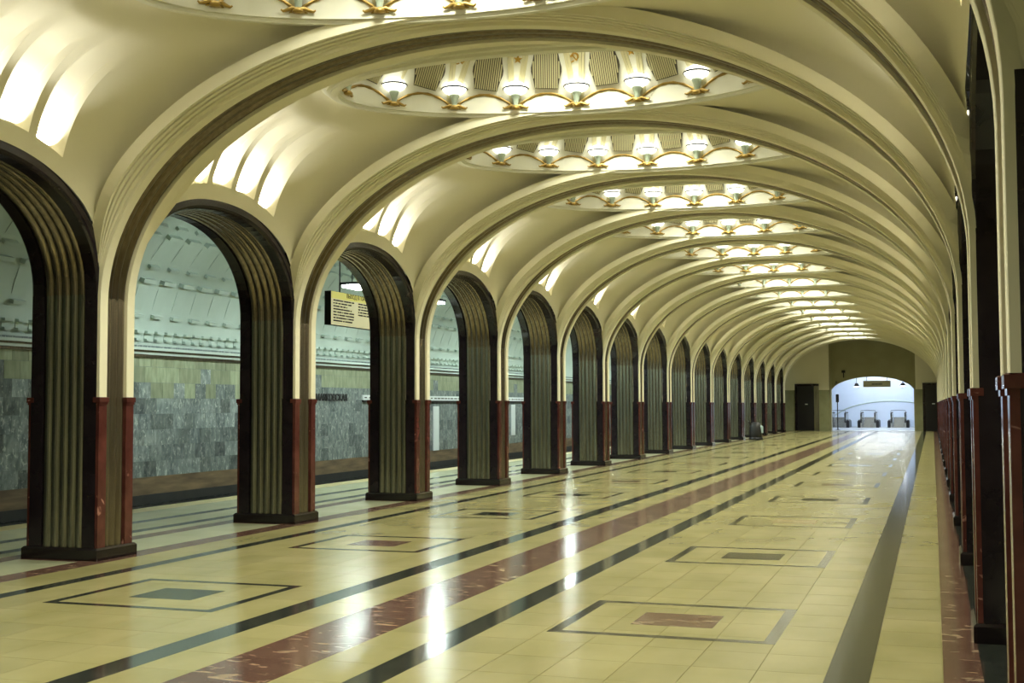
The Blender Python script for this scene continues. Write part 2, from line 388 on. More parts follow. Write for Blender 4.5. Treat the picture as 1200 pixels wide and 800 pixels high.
# ------------------------------------------------------------------ vault panels with lunette slots and dome opening
DX, DZ, DA, DB, DROT = -4.20, 5.41, 2.76, 1.44, 0.085
DYO = L / 2 + SH * (DX - WALLX) - BOW + 0.06     # dome centre relative to column k
SLOTS = [(-1.38, -1.00), (-.89, -.45), (-.34, .10), (.21, .65), (.76, 1.14)]
WHALF = L / 2 - 0.26
def web_par(d):
    tt = abs(d) / WHALF
    return 2.0 + 2.3 * (1 - tt ** 2.6), ZS + .25 * (1 - tt ** 2), 5.53
def web_x(d, z):
    n, zs, zt = web_par(d); s = max(0, (z - zs) / (zt - zs)); sn = s ** (n / 2)
    return (XM - WALLX) * max(0, 1 - sn * sn) ** (1 / n)
def build_web():
    edges = set()
    for a, b in SLOTS:
        for e in (a, a + .012, a + .05, a + .062, b - .062, b - .05, b - .012, b): edges.add(round(e, 4))
    half = L / 2 - 0.26
    base = [-half + 2 * half * i / 44 for i in range(45)]
    ts = sorted(edges | {round(b, 4) for b in base if min(abs(b - e) for e in edges) > 0.02})
    def depth(d):
        for a, b in SLOTS:
            if a <= d <= b:
                e = min(d - a, b - d)
                return .13 if e > .061 else (.085 if e > .049 else (.04 if e > .011 else 0.0))
        return 0.0
    A = XM - WALLX; NR = 66
    vL = []; info = []
    rows = []
    for d in ts:
        tt = abs(d) / half
        n, zs, ztop = web_par(d)
        R = ztop - zs
        z0 = max(zs + .02, arch_height(d, .105)) if abs(d) < AO + .10 else 1.8
        if z0 < zs: lowpts = [z0, zs * .5 + z0 * .5]
        s0 = max(0.0, min(.98, (z0 - zs) / R)); th0 = math.asin(s0 ** (n / 2))
        prof = []
        zb = z0 + .19
        sb = max(0.0, min(.98, (zb - zs) / R)); thb = math.asin(sb ** (n / 2))
        thl = [th0, th0 + (thb - th0) * .5, thb - 1e-4, thb + 1e-3] + [thb + (PI / 2 - thb) * (i / NR) for i in range(1, NR + 1)]
        for j, th in enumerate(thl):
            c, s = max(0.0, math.cos(th)), math.sin(th)
            x = A * c ** (2 / n); z = zs + R * s ** (2 / n)
            if j == 0 and z0 < zs: x = A; z = z0
            dep = 0.0
            if j >= 3:
                f = 1 - (z - zb) / (5.25 - zb); f = max(0, min(1, f)); dep = depth(d) * f ** .6
            ex = max(0.0, min(1.0, (abs(d) - (WHALF - .34)) / .16)) * .03
            prof.append((x + dep + ex * c, z + ex * s))
        rows.append(prof)
    m = len(rows[0]); full = []
    for d, prof in zip(ts, rows):
        left = [(XM - x, shear(XM - x, d), z) for x, z in prof]
        rgt = [(XM + x, shear(XM + x, d), z) for x, z in reversed(prof[:-1])]
        full.append(left + rgt)
    cx, cy = DX, DYO - L / 2
    cr, sr = math.cos(DROT), math.sin(DROT)
    def conform(p):
        x, y = p[0] - cx, p[1] - cy; u, v2 = x * cr + y * sr, -x * sr + y * cr
        if p[2] < 4.6: return p
        r = math.hypot(u / DA, v2 / DB); dist = (r - 1) * math.hypot(u, v2) / max(r, 1e-6)
        t = 1 - max(0, min(1, (dist - .10) / .45)); t = t * t * (3 - 2 * t)
        return (p[0], p[1], p[2] * (1 - t) + (DZ + .11) * t)
    full = [[conform(p) for p in row] for row in full]
    mb = MB(); mb.grid(full)
    def inside(p):
        x, y = p[0] - cx, p[1] - cy; u, v2 = x * cr + y * sr, -x * sr + y * cr
        return p[2] > 4.9 and (u / (DA + .01)) ** 2 + (v2 / (DB + .01)) ** 2 < 1
    mb.f = [f for f in mb.f if not any(inside(mb.v[i]) for i in f)]
    return mb.mesh('vault_panel', M['plaster'], False)
web = build_web()
try:
    web.polygons.foreach_set('use_smooth', [True] * len(web.polygons)); web.set_sharp_from_angle(angle=math.radians(30))
except Exception: pass
ceiling = tag(link('ceiling', None), 'cream vaulted ceiling of ribbed bays', kind='structure')
for k in range(KMIN, KMAX + 1):
    link('vault_panel', web, ceiling, (0, colY(k) + L / 2, 0))
# small lamps standing behind the sill of every lunette slot
for k in range(-2, 10):
    for side in (-1, 1):
        for (sa, sb) in SLOTS:
            dc = (sa + sb) / 2
            ld = bpy.data.lights.new('lunette_lamp', 'AREA'); ld.shape = 'RECTANGLE'; ld.size = sb - sa - .14; ld.size_y = .05
            ld.energy = NICHE_W; ld.color = (1.0, 0.98, 0.94); ld.spread = math.radians(110)
            lo = bpy.data.objects.new('lunette_lamp', ld); COL.objects.link(lo)
            zl = arch_height(dc, .105) + .225; off = web_x(dc, zl) + .075
            x = XM + side * off
            lo.location = (x, colY(k) + L / 2 + dc + skew(x), zl)
            dz = -Vector((0, 0, 1)); ax = Vector((0, 1, 0)); ay = dz.cross(ax)
            lo.rotation_euler = Matrix((ax, ay, dz)).transposed().to_euler()

# ------------------------------------------------------------------ domes
def ell(a, b, n=96): return [(a * math.cos(2 * PI * i / n), b * math.sin(2 * PI * i / n)) for i in range(n)]
def arc_samples(a, b, n, phase=0.0):
    N = 2000; P = [(a * math.cos(2 * PI * i / N), b * math.sin(2 * PI * i / N)) for i in range(N + 1)]
    s = [0.0]
    for i in range(N): s.append(s[-1] + math.hypot(P[i + 1][0] - P[i][0], P[i + 1][1] - P[i][1]))
    out = []; j = 0
    for i in range(n):
        q = ((i + phase) / n) % 1.0 * s[-1]
        while s[j + 1] < q: j += 1
        if q < s[j]:
            j = 0
            while s[j + 1] < q: j += 1
        f = (q - s[j]) / (s[j + 1] - s[j]); th = 2 * PI * (j + f) / N
        out.append(th)
    return out, s[-1]
NL = 16
DM = {}
def loft(prof, n=96):
    return [[(x, y, z) for x, y in ell(DA - d, DB - d, n)] for d, z in prof]
DM['rim'] = MB().grid(loft([(-.17, .2), (-.17, .085), (-.115, .08), (-.115, .045), (-.06, .042), (-.06, .008), (-.01, .0), (.03, .0), (.03, .04), (.06, .045), (.06, .07), (-.08, .08)]), closed_c=True).mesh('rim_moulding', M['white'])
thL, PER = arc_samples(DA - .07, DB - .07, NL, 0.5 / 1 * 0.0)
thM, _ = arc_samples(DA - .07, DB - .07, NL, 0.5)
def wallpt(th, h):          # inner cupola wall: point at height h above the rim
    f = (h - .08) / 1.25
    a = DA + .06 - .74 * f; b = DB + .06 - .58 * f
    return Vector((a * math.cos(th), b * math.sin(th), h))
def frame_at(th, h):
    p = wallpt(th, h); e = 1e-3
    t = (wallpt(th + e, h) - wallpt(th - e, h)).normalized(); u = (wallpt(th, h + e) - wallpt(th, h - e)).normalized()
    nrm = t.cross(u).normalized()
    if nrm.dot(Vector((p.x, p.y, 0))) > 0: nrm = -nrm
    t = u.cross(nrm).normalized() if False else nrm.cross(u).normalized() * -1
    return Matrix((t, u, nrm)).transposed().to_4x4(), p
def cupola():
    n = 96; rows = []
    for h in (.05, .08, .5, .9, 1.33):
        rows.append([tuple(wallpt(2 * PI * i / n, max(h, .08)) if h > .06 else (*[c for c in ell(DA + .06, DB + .06, n)[i]], .05)) for i in range(n)])
    a, b = DA - .68, DB - .52
    for i in range(1, 8):
        q = PI / 2 * i / 8; rows.append([(a * math.cos(q) * x, b * math.cos(q) * y2, 1.33 + .45 * math.sin(q)) for x, y2 in ell(1, 1, n)])
    rows.append([(0.001 * x, 0.001 * y2, 1.78) for x, y2 in ell(1, 1, n)])
    return MB().grid(rows, closed_c=True).mesh('cupola', M['white'], True)
DM['cupola'] = cupola()
def scallop():              # white parapet whose top edge swings between the lamps
    _, per = arc_samples(DA - .07, DB - .07, 1)
    n = NL * 12; th, _ = arc_samples(DA - .07, DB - .07, n, 0)
    r0, r1, r2 = [], [], []
    for i, t in enumerate(th):
        u = (i % 12) / 12; hgt = .09 + .19 * math.sin(PI * u) ** .8
        r0.append(((DA - .07) * math.cos(t), (DB - .07) * math.sin(t), .04)); r1.append(((DA - .07) * math.cos(t), (DB - .07) * math.sin(t), hgt))
        r2.append(((DA - .04) * math.cos(t), (DB - .04) * math.sin(t), hgt))
    return MB().grid([r0, r1, r2], closed_c=True).mesh('scalloped_parapet', M['white'])
DM['scallop'] = scallop()
def garlands():             # one gilded swag per bay of the parapet
    out = []
    n = NL * 12; th, _ = arc_samples(DA - .075, DB - .075, n, 0)
    for i in range(NL):
        pts = []; rr = []
        for j in range(13):
            t = th[(i * 12 + j) % n]; u = j / 12
            pts.append(((DA - .075) * math.cos(t), (DB - .075) * math.sin(t), .095 + .19 * math.sin(PI * u) ** .8)); rr.append(.014 + .006 * (j % 2))
        out.append(MB().tube(pts, rr, 6).mesh('gilt_swag', M['gold']))
    return out
DM['swag'] = garlands()
def octagon(w, h, cw, ch): return [(-w + cw, -h), (w - cw, -h), (w, -h + ch), (w, h - ch), (w - cw, h), (-w + cw, h), (-w, h - ch), (-w, -h + ch)]
oc8 = [(-.15, -.25), (.15, -.25), (.175, -.12), (.20, -.03), (.20, .03), (.175, .12), (.15, .25), (-.15, .25), (-.175, .12), (-.20, .03), (-.20, -.03), (-.175, -.12)]
nn = len(oc8)
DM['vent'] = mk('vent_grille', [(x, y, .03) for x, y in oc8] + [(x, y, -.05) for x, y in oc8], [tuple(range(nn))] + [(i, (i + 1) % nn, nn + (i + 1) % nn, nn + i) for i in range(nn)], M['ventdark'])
sl = MB()
for i in range(13):
    x = -.168 + .028 * i
    hh = .24 if abs(x) < .155 else .11
    sl.box(x - .0075, x + .0075, -hh, hh, .03, .045)
DM['slats'] = sl.mesh('slats', M['slat'])
fr = MB()
for s in (-1, 1):
    P0, P1 = (s * .36, -.40), (s * .215, .37)
    dx, dy = P1[0] - P0[0], P1[1] - P0[1]; l = math.hypot(dx, dy); nx, ny = -dy / l * .018, dx / l * .018
    for o in (0, .04 * s):
        q = [(P0[0] + nx + o, P0[1] + ny), (P0[0] - nx + o, P0[1] - ny), (P1[0] - nx + o, P1[1] - ny), (P1[0] + nx + o, P1[1] + ny)]
        fr.add([(x, y, -.03) for x, y in q] + [(x, y, .028) for x, y in q], [(4, 5, 6, 7), (0, 1, 5, 4), (1, 2, 6, 5), (2, 3, 7, 6), (3, 0, 4, 7)])
fr.box(-.23, .23, .345, .378, -.03, .03)
DM['frame'] = fr.mesh('panel_frame', M['slat'])  # toned darker than the wall to draw the panels' shadow outlines
st = []
for i in range(10):
    r = .062 if i % 2 == 0 else .026; a = PI / 2 + i * PI / 5; st.append((r * math.cos(a), r * math.sin(a)))
DM['star'] = mk('gold_star', [(x, y, .012) for x, y in st] + [(x, y, -.02) for x, y in st] + [(0, 0, .022)], [(i, (i + 1) % 10, 20) for i in range(10)] + [(i, 10 + i, 10 + (i + 1) % 10, (i + 1) % 10) for i in range(10)], M['goldleaf'])
hs = MB()
pts = [(.045 * math.cos(a), .045 * math.sin(a), .008) for a in [math.radians(130 - 22 * i) for i in range(11)]]
hs.tube(pts, [.004 + .010 * math.sin(PI * i / 11) for i in range(1, 12)], 6)
hs.tube([(-.012, -.052, .008), (-.05, -.07, .008)], .009, 6); hs.tube([(.03, -.055, .01), (-.03, .02, .01)], .008, 6); hs.tube([(-.052, .0, .01), (-.012, .034, .01)], .014, 6)
DM['sickle'] = hs.mesh('gold_hammer_and_sickle', M['goldleaf'])
LP_bowl = [(.03, .165), (.075, .175), (.13, .205), (.162, .25), (.150, .275), (.125, .305), (.08, .332), (.03, .345), (.001, .347)]
DM['bowl'] = MB().lathe(LP_bowl, 20).mesh('glass_bowl', M['bowl'], True)
DM['ring'] = MB().tube([(.163 * math.cos(2 * PI * i / 20), .163 * math.sin(2 * PI * i / 20), .252) for i in range(20)], .0115, 5, True).mesh('metal_ring', M['ring'])
DM['stem'] = MB().lathe([(.032, .01), (.034, .06), (.045, .11), (.062, .150), (.066, .172), (.03, .172)], 12).mesh('glass_stem', M['stem'], True)
orn = MB().lathe([(.001, -.02), (.06, -.015), (.055, .01), (.035, .03), (.03, .035)], 10)
for s in (-1, 1):
    orn.tube([(0, 0, .02), (s * .06, -.01, .03), (s * .11, -.015, .012), (s * .15, -.01, .0), (s * .17, 0, .012)], [.02, .022, .018, .014, .008], 6)
    orn.tube([(0, -.02, .0), (s * .05, -.035, .005), (s * .09, -.03, -.008)], [.016, .016, .006], 6)
DM['orn'] = orn.mesh('gilt_bracket', M['gold'], True)
lm = MB(); lm.lathe([(.05, -.02), (.035, .03), (.04, .1), (.066, .172), (.03, .17)], 8); nf1 = len(lm.f)
lm.lathe([(.03, .165), (.13, .205), (.162, .25), (.125, .305), (.001, .347)], 10)
DM['simple'] = lm.mesh('lamp', [M['stem'], M['bowl']])
DM['simple'].polygons.foreach_set('material_index', [0] * nf1 + [1] * (len(lm.f) - nf1))
sw = MB()
for m_ in DM['swag']:
    sw.add([v.co[:] for v in m_.vertices], [tuple(p.vertices) for p in m_.polygons])
DM['swags'] = sw.mesh('gilt_swags', M['gold'])
RZD = Matrix.Rotation(DROT, 4, 'Z')
for k in range(KMIN, KMAX):
    vis = k + 1                     # 0 = dome cut by the top edge of the picture
    nm = ('dome cut by the top edge' if vis == 0 else (f'{ORD[vis-1]} whole dome' if vis > 0 else f'{ORD[-vis-1]} dome overhead'))
    loc = Vector((DX, colY(k) + DYO, DZ))
    d = thing('ceiling_dome', 'white oval lamp dome in the ceiling, the ' + nm + (', counted from the camera' if vis else ''), 'dome', loc, DROT, 'oval lamp domes along the vault')
    link('rim_moulding', DM['rim'], d); link('cupola', DM['cupola'], d); link('scalloped_parapet', DM['scallop'], d)
    ld = bpy.data.lights.new('dome_fill_spot', 'SPOT'); ld.energy = DOME_W; ld.color = (1.0, 0.995, 0.81); ld.shadow_soft_size = .58  # unseen spot added above the bowls to brighten the hall
    ld.spot_size = math.radians(116); ld.spot_blend = .35
    lo = bpy.data.objects.new('dome_fill_spot', ld); COL.objects.link(lo); lo.location = loc + Vector((0, 0, 1.18))
    full = -1 <= k <= 5
    if full:
        for m_ in DM['swag']: link('gilt_swag', m_, d)
        for i in range(NL):
            mf, p = frame_at(thM[i], .58); mf = Matrix.Translation(p) @ mf
            g = link('vent_grille', DM['vent'], d, mw=mf); link('slats', DM['slats'], g)
            link('panel_frame', DM['frame'], d, mw=mf)
            mf, p = frame_at(thL[i], .71); mf = Matrix.Translation(p) @ mf
            link('gold_star' if i % 2 else 'gold_hammer_and_sickle', DM['star' if i % 2 else 'sickle'], d, mw=mf)
    else:
        link('gilt_swags', DM['swags'], d)
        for i in range(NL):
            if math.sin(thM[i]) < -.1: continue
            mf, p = frame_at(thM[i], .58); link('vent_grille', DM['vent'], d, mw=Matrix.Translation(p) @ mf)
    lamps = []
    for i in range(NL):
        th = thL[i]; lp = loc + RZD @ Vector(((DA - .11) * math.cos(th), (DB - .11) * math.sin(th), .10)); lamps.append((lp.x, th, lp))
    farl = sorted([q for q in lamps if math.sin(q[1]) > -.15], key=lambda q: q[0])
    nearl = sorted([q for q in lamps if q not in farl], key=lambda q: q[0])
    for x, th, lp in lamps:
        isfar = (x, th, lp) in farl
        if k >= 8 and not isfar: continue
        if isfar: lb = f'{ORD[farl.index((x, th, lp))]} white bowl lamp from left on far rim of {nm}'
        else: lb = f'{ORD[nearl.index((x, th, lp))]} white bowl lamp from left on near rim of {nm}'
        rz = DROT + math.atan2((DB) * math.cos(th), -(DA) * math.sin(th))
        if k <= 5:
            t = thing('dome_lamp', lb, 'lamp', lp, rz, 'bowl lamps around the ceiling domes')
            link('gilt_bracket', DM['orn'], t); link('glass_stem', DM['stem'], t); b = link('glass_bowl', DM['bowl'], t); link('metal_ring', DM['ring'], b)
        else:
            tag(link('dome_lamp', DM['simple'], None, lp, rz), lb, 'lamp', 'bowl lamps around the ceiling domes')

# ------------------------------------------------------------------ arcade wall towards the platforms
def back_wall(x):
    mb = MB()
    for k in range(KMIN, KMAX):
        yc = colY(k) + L / 2 + (YSH if x > 0 else 0)
        cv = [(-L / 2, 2.6)] + [(p[0], p[1]) for p in open_curve(.1)] + [(L / 2, 2.6)]
        mb.grid([[(x, yc + p[0], p[1]) for p in cv], [(x, yc + max(-L / 2, min(L / 2, p[0] * L / 2 / (AO + .1))), 6.2) for p in cv]])
    return mb
wl = tag(link('wall_left', back_wall(XCL - .40).mesh('wall_left', M['platvault'])), 'pale wall above the left arcade facing the platform', kind='structure')
tag(link('wall_right', back_wall(XCR + .40).mesh('wall_right', M['platvault'])), 'pale wall above the right arcade facing the platform', kind='structure')

# ------------------------------------------------------------------ left platform: track pit, track wall, coffered vault
TX = -15.0
tag(link('trim_1', bx(-15.2, -11.5, YBACK, YEND, -1.2, -1.0).mesh('track_bed', M['pit'])), 'dark track bed below the platform', kind='structure')
tw = MB().box(TX - .3, TX - .015, YBACK, YEND, -1.2, 2.85)
trackwall = tag(link('wall_track', tw.mesh('wall_track', M['slab2'])), 'grey marble wall behind the track', kind='structure')
link('wall_foot', MB().box(TX - .02, TX + .05, YBACK, YEND, -1.0, -.36).mesh('wall_foot', M['pit']), trackwall)
link('wall_foot', MB().box(TX - .02, TX + .03, YBACK, YEND, -.345, -.15).mesh('wall_foot', M['pit']), trackwall)
link('rusty_strip', MB().box(TX - .02, TX + .015, YBACK, YEND, -.15, .20).mesh('rusty_strip', M['rust']), trackwall)
link('cornice', MB().box(TX - .02, TX + .10, YBACK, YEND, 2.66, 2.71).box(TX - .02, TX + .16, YBACK, YEND, 2.745, 2.80).mesh('cornice', M['platvault']), trackwall)
link('cornice_shade_strip', MB().box(TX - .02, TX + .06, YBACK, YEND, 2.61, 2.66).box(TX - .02, TX + .12, YBACK, YEND, 2.71, 2.745).mesh('cornice_shade_strip', M['steel_dark']), trackwall)  # dark strips put in for the shade lines of the cornice
SW, SHH = 0.40, 0.317
sm = {}
yy = 13.0
cnt = 0
while yy < 27.0:
    for r in range(8):
        z0, z1 = (.20 + SHH * r, .20 + SHH * (r + 1)) if r < 7 else (2.42, 2.61)
        key = ('slab3' if (r == 7 or (r == 6 and random.random() < .93) or (r == 5 and random.random() < .3)) else random.choice(['slab1', 'slab1', 'slab2']), r == 7)
        if key not in sm:
            hz = (z1 - z0) / 2 - .002
            sm[key] = MB().box(-.012, .012, -SW / 2 + .002, SW / 2 - .002, -hz, hz).mesh('marble_slab', M[key[0]])
        link('marble_slab', sm[key], trackwall, (TX + random.uniform(-.004, .004), yy + SW * .5 * (r % 2), (z0 + z1) / 2)); cnt += 1
    yy += SW
rest = [MB() for _ in range(3)]
while yy < YEND:
    for r in range(8):
        z0, z1 = (.20 + SHH * r, .20 + SHH * (r + 1)) if r < 7 else (2.42, 2.61)
        q = 2 if (r == 7 or (r == 6 and random.random() < .93)) else random.choice([0, 0, 1])
        rest[q].box(TX - .012, TX + .010, yy - SW / 2 + .002, yy + SW / 2 - .002, z0 + .002, z1 - .002)
    yy += SW
for q, nm in enumerate(('slab1', 'slab2', 'slab3')): tag(link('marble_slabs', rest[q].mesh('marble_slabs', M[nm]), trackwall), kind='stuff')
PXC, PA, PZ, PR = -12.07, 3.10, 2.80, 3.05
def pv(th, off=0.0):
    a, b = PA - off, PR - off
    return PXC - a * math.cos(th), PZ + b * math.sin(th)
pvo = tag(link('ceiling', MB().grid([[(pv(PI * i / 40)[0], y, pv(PI * i / 40)[1]) for y in (YBACK, YEND)] for i in range(21)] + [[(-9.16, y, PZ + PR) for y in (YBACK, YEND)]]).mesh('platform_vault', M['platvault'], True)), 'pale green coffered vault over the platform', kind='structure')
def coffer(w, h, bw, dep):      # shallow raised panel with a deep ledge at head and foot
    mb = MB().box(-w * .8, w * .8, -h, h, -.03, .014)
    mb.box(-w, w, h - bw, h, -.03, dep); mb.box(-w * .8, w * .8, -h, -h + bw * .8, -.03, dep * .8)
    return mb
CF = [coffer(.21, .40, .08, .14).mesh('coffer', M['platvault']), coffer(.12, .10, .05, .10).mesh('coffer', M['platvault'])]
def place_coffer(me, y, th):
    x, z = pv(th); e = 1e-3; x2, z2 = pv(th + e); u = Vector((x2 - x, 0, z2 - z)).normalized(); t = Vector((0, 1, 0)); nr = t.cross(u)
    if nr.dot(Vector((PXC - x, 0, PZ - z))) < 0: nr = -nr; t = -t
    link('coffer', me, pvo, mw=Matrix.Translation((x, y, z)) @ Matrix((t, u, nr)).transposed().to_4x4())
for i in range(48):
    for r, th in enumerate((.34, .68, 1.0, 1.32)): place_coffer(CF[0], 14.2 + i * .68, th)
for i in range(96): place_coffer(CF[1], 14.0 + i * .34, .085)
# platform luminaires
lmesh = MB().box(-.22, .22, -.40, .40, 0, .05); nb = len(lmesh.f); lmesh.box(-.19, .19, -.37, .37, -.05, 0.0)
for i in range(11):
    y = 21.2 + 4.4 * i
    t = thing('platform_lamp', f'{ORD[i]} white box lamp from the left hanging above the platform', 'lamp', (-12.4, y, 4.35), 0, 'box lamps above the platform')
    link('housing', bx(-.24, .24, -.42, .42, 0, .06).mesh('housing', M['iron']), t)
    link('diffuser', bx(-.21, .21, -.39, .39, -.05, 0.0, b=0).mesh('diffuser', M['platlamp']), t)
    link('hanger', MB().tube([(0, -.3, .06), (0, -.3, 1.55)], .012).mesh('hanger', M['iron']), t); link('hanger', MB().tube([(0, .3, .06), (0, .3, 1.55)], .012).mesh('hanger', M['iron']), t)

# ------------------------------------------------------------------ lettering
def text_mesh(s, size, depth=0.004):
    cu = bpy.data.curves.new('lettering', 'FONT'); cu.body = s; cu.size = size; cu.extrude = depth
    cu.align_x = 'LEFT'; cu.align_y = 'BOTTOM'
    o = bpy.data.objects.new('lettering', cu); COL.objects.link(o)
    bpy.context.view_layer.update()
    dg = bpy.context.evaluated_depsgraph_get(); me = bpy.data.meshes.new_from_object(o.evaluated_get(dg))
    bpy.data.objects.remove(o); return me
FACEX = Matrix(((0, 0, 1, 0), (1, 0, 0, 0), (0, 1, 0, 0), (0, 0, 0, 1)))   # text x -> +Y, y -> +Z, faces +X
me = text_mesh('МАЯКОВСКАЯ', .26, .01); me.materials.clear(); me.materials.append(M['ink'])
wdt = max(v.co.x for v in me.vertices)
o = link('station_lettering', me, None, mw=Matrix.Translation((TX + .03, 30.25 - wdt, 1.70)) @ FACEX)
tag(o, 'dark metal station name lettering on the grey track wall', 'lettering')
# hanging direction board
bd = thing('direction_board', 'yellow hanging exit board with black lettering between second and third column', 'sign', (-9.75, 19.95, 3.0))
link('board', bx(-.06, .06, -1.0, 1.0, 0, .58).mesh('board', M['iron']), bd)
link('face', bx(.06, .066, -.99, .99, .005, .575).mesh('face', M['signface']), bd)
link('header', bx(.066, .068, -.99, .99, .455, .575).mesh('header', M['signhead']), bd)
me = text_mesh('ВЫХОД В ГОРОД', .105, .002); me.materials.clear(); me.materials.append(M['ink'])
link('heading_lettering', me, bd, mw=Matrix.Translation((.07, -.42, .475)) @ FACEX)
ln = MB()
for c, (y0, n, wmax) in enumerate(((-.92, 8, .82), (.05, 5, .85))):
    for i in range(n):
        yl = y0; lim = y0 + random.uniform(.55, 1.0) * wmax
        while yl < lim:
            wd = random.uniform(.03, .10); ln.box(.066, .069, yl, min(lim, yl + wd), .415 - .05 * i, .44 - .05 * i); yl += wd + random.choice([.008, .012, .03])
link('small_print', ln.mesh('small_print', M['ink']), bd)
for yy in (-.55, .55): link('hanging_rod', MB().tube([(0, yy, .58), (0, yy, 2.2)], .014).mesh('hanging_rod', M['iron']), bd)
# line map strips and posters on the track wall
for i, (y0, y1, lb) in enumerate([(31.2, 33.4, 'short white direction strip on the track wall behind third column'), (36.0, 40.6, 'long white line map strip on the track wall beyond third column'), (43.6, 47.5, 'white line map strip on the track wall beyond fourth column')]):
    t = thing('line_map_strip', lb, 'sign', (TX + .05, y0, 1.78), 0, 'white strips on the track wall')
    link('panel', bx(-.04, 0, 0, y1 - y0, 0, .14).mesh('panel', M['paper']), t)
    link('rail', bx(-.04, .02, 0, y1 - y0, -.05, 0).mesh('rail', M['iron']), t)
    mk_ = MB(); q = .1
    mk_.box(0, .004, q, q + .14, .055, .085)
    q += .3
    while q < y1 - y0 - .2:
        wd = random.uniform(.1, .3); mk_.box(0, .004, q, q + wd, .05, .085); q += wd + .08
    link('print_marks', mk_.mesh('print_marks', M['ink']), t)
for y0, z0, z1, lb in [(36.35, .2, 1.6, 'tall narrow white notice hanging below the long line map strip'), (44.0, .5, 1.65, 'narrow white notice on track wall beyond the fourth column')]:
    tag(link('notice', bx(TX + .02, TX + .045, y0, y0 + .45, z0, z1).mesh('notice', M['paper'])), lb, 'notice')

# ------------------------------------------------------------------ end wall and escalator hall
EW = tag(link('wall_end', None, None, (0, YEND, 0)), 'olive end wall of the hall with arched opening', kind='structure')
OX0, OX1, OCR, OSP = -5.90, -1.05, 3.30, 2.52
def seg_arch(x):    # height of the segmental opening head
    u = (x - (OX0 + OX1) / 2) / ((OX1 - OX0) / 2); return OSP + (OCR - OSP) * math.sqrt(max(0, 1 - u * u)) ** 1.3
def wall_piece(x0, x1, z0, z1, mat, y0=0, y1=.3, name='wall_panel'): return link(name, bx(x0, x1, y0, y1, z0, z1).mesh(name, M[mat]), EW)
wall_piece(-9.2, OX0 - .1, 2.5, 6.0, 'plaster'); wall_piece(OX1 + .1, 1.2, 2.5, 6.0, 'plaster')
wall_piece(-6.6, OX0 - .1, 0, 2.5, 'endmarble', name='marble_dado'); wall_piece(OX1 + .1, -.55, 0, 2.5, 'endmarble', name='marble_dado')
wall_piece(-9.2, -8.05, 0, 2.5, 'endmarble', name='marble_dado'); wall_piece(.75, 1.2, 0, 2.5, 'endmarble', name='marble_dado')
xs = [OX0 + (OX1 - OX0) * i / 24 for i in range(25)]
mb = MB().grid([[(x, .6, seg_arch(x)) for x in xs], [(x, .6, 6.0) for x in xs]])
mb.grid([[(x, 1.0, seg_arch(x)) for x in xs], [(x, .6, seg_arch(x)) for x in xs]])
mb.box(OX0 - .4, OX0, .3, 1.0, 0, 6); mb.box(OX1, OX1 + .4, .3, 1.0, 0, 6)
link('opening_surround', mb.mesh('opening_surround', M['endwall']), EW)
for x0, x1, nm in ((-8.05, -6.60, 'door_1'), (-.55, .75, 'door_2')):
    d = tag(link(nm, None, None, (x0, YEND, 0)), 'black metal door in the end wall', kind='structure')
    wdt = x1 - x0
    link('door_leaf', bx(.14, wdt - .3, -.02, .1, 0, 2.75).mesh('door_leaf', M['door']), d)
    link('door_frame', MB().box(0, .14, -.08, .2, 0, 2.88).box(.14, wdt, -.08, .2, 2.75, 2.88).mesh('door_frame', M['black']), d)
    link('steel_reveal', bx(wdt - .3, wdt, -.10, .2, 0, 2.75).mesh('steel_reveal', M['steel']), d)
    link('door_sign', bx(wdt / 2 - .12, wdt / 2 + .04, -.03, -.02, 1.6, 1.66).mesh('door_sign', M['paper']), d)
    link('wall_over_door', bx(0, wdt, 0, .3, 2.5, 2.9).mesh('wall_over_door', M['plaster']), d)
# escalator hall shell
EY0, EY1 = YEND + 1.0, YEND + 15
EXC, EA, EB, EZ = -3.3, 5.2, 3.3, 1.2
rows = []
for i in range(33):
    th = PI * i / 32; rows.append([(EXC - EA * math.cos(th), y, EZ + EB * math.sin(th)) for y in (EY0, EY0 + 4, EY0 + 8, EY1)])
sh = MB().grid([[(EXC - EA, y, 0) for y in (EY0, EY0 + 4, EY0 + 8, EY1)]] + rows + [[(EXC + EA, y, 0) for y in (EY0, EY0 + 4, EY0 + 8, EY1)]])
eh = tag(link('ceiling', sh.mesh('escalator_vault', M['bluewhite'], True)), 'blue white vault of the escalator hall', kind='structure')
wb = MB().box(EXC - EA - .2, EXC + EA + .2, EY1, EY1 + .2, 0, 5)
we = tag(link('wall_escalator', wb.mesh('wall_escalator', M['bluewhite'])), 'blue white far wall of the escalator hall', kind='structure')
pts = [(EXC + .5 + 4.4 * math.cos(PI * i / 30), EY1 - .02, .0 + 1.85 * math.sin(PI * i / 30)) for i in range(31)]
link('arch_moulding', MB().tube(pts, .05, 6).mesh('arch_moulding', M['platvault']), we)
link('floor_slab', bx(EXC - EA, EXC + EA, YEND, EY1, -.02, .0).mesh('floor_slab', M['greyfloor']), floor)
link('threshold', bx(OX0, OX1, YEND + .1, YEND + .7, -.01, .012).mesh('threshold', M['paper']), floor)
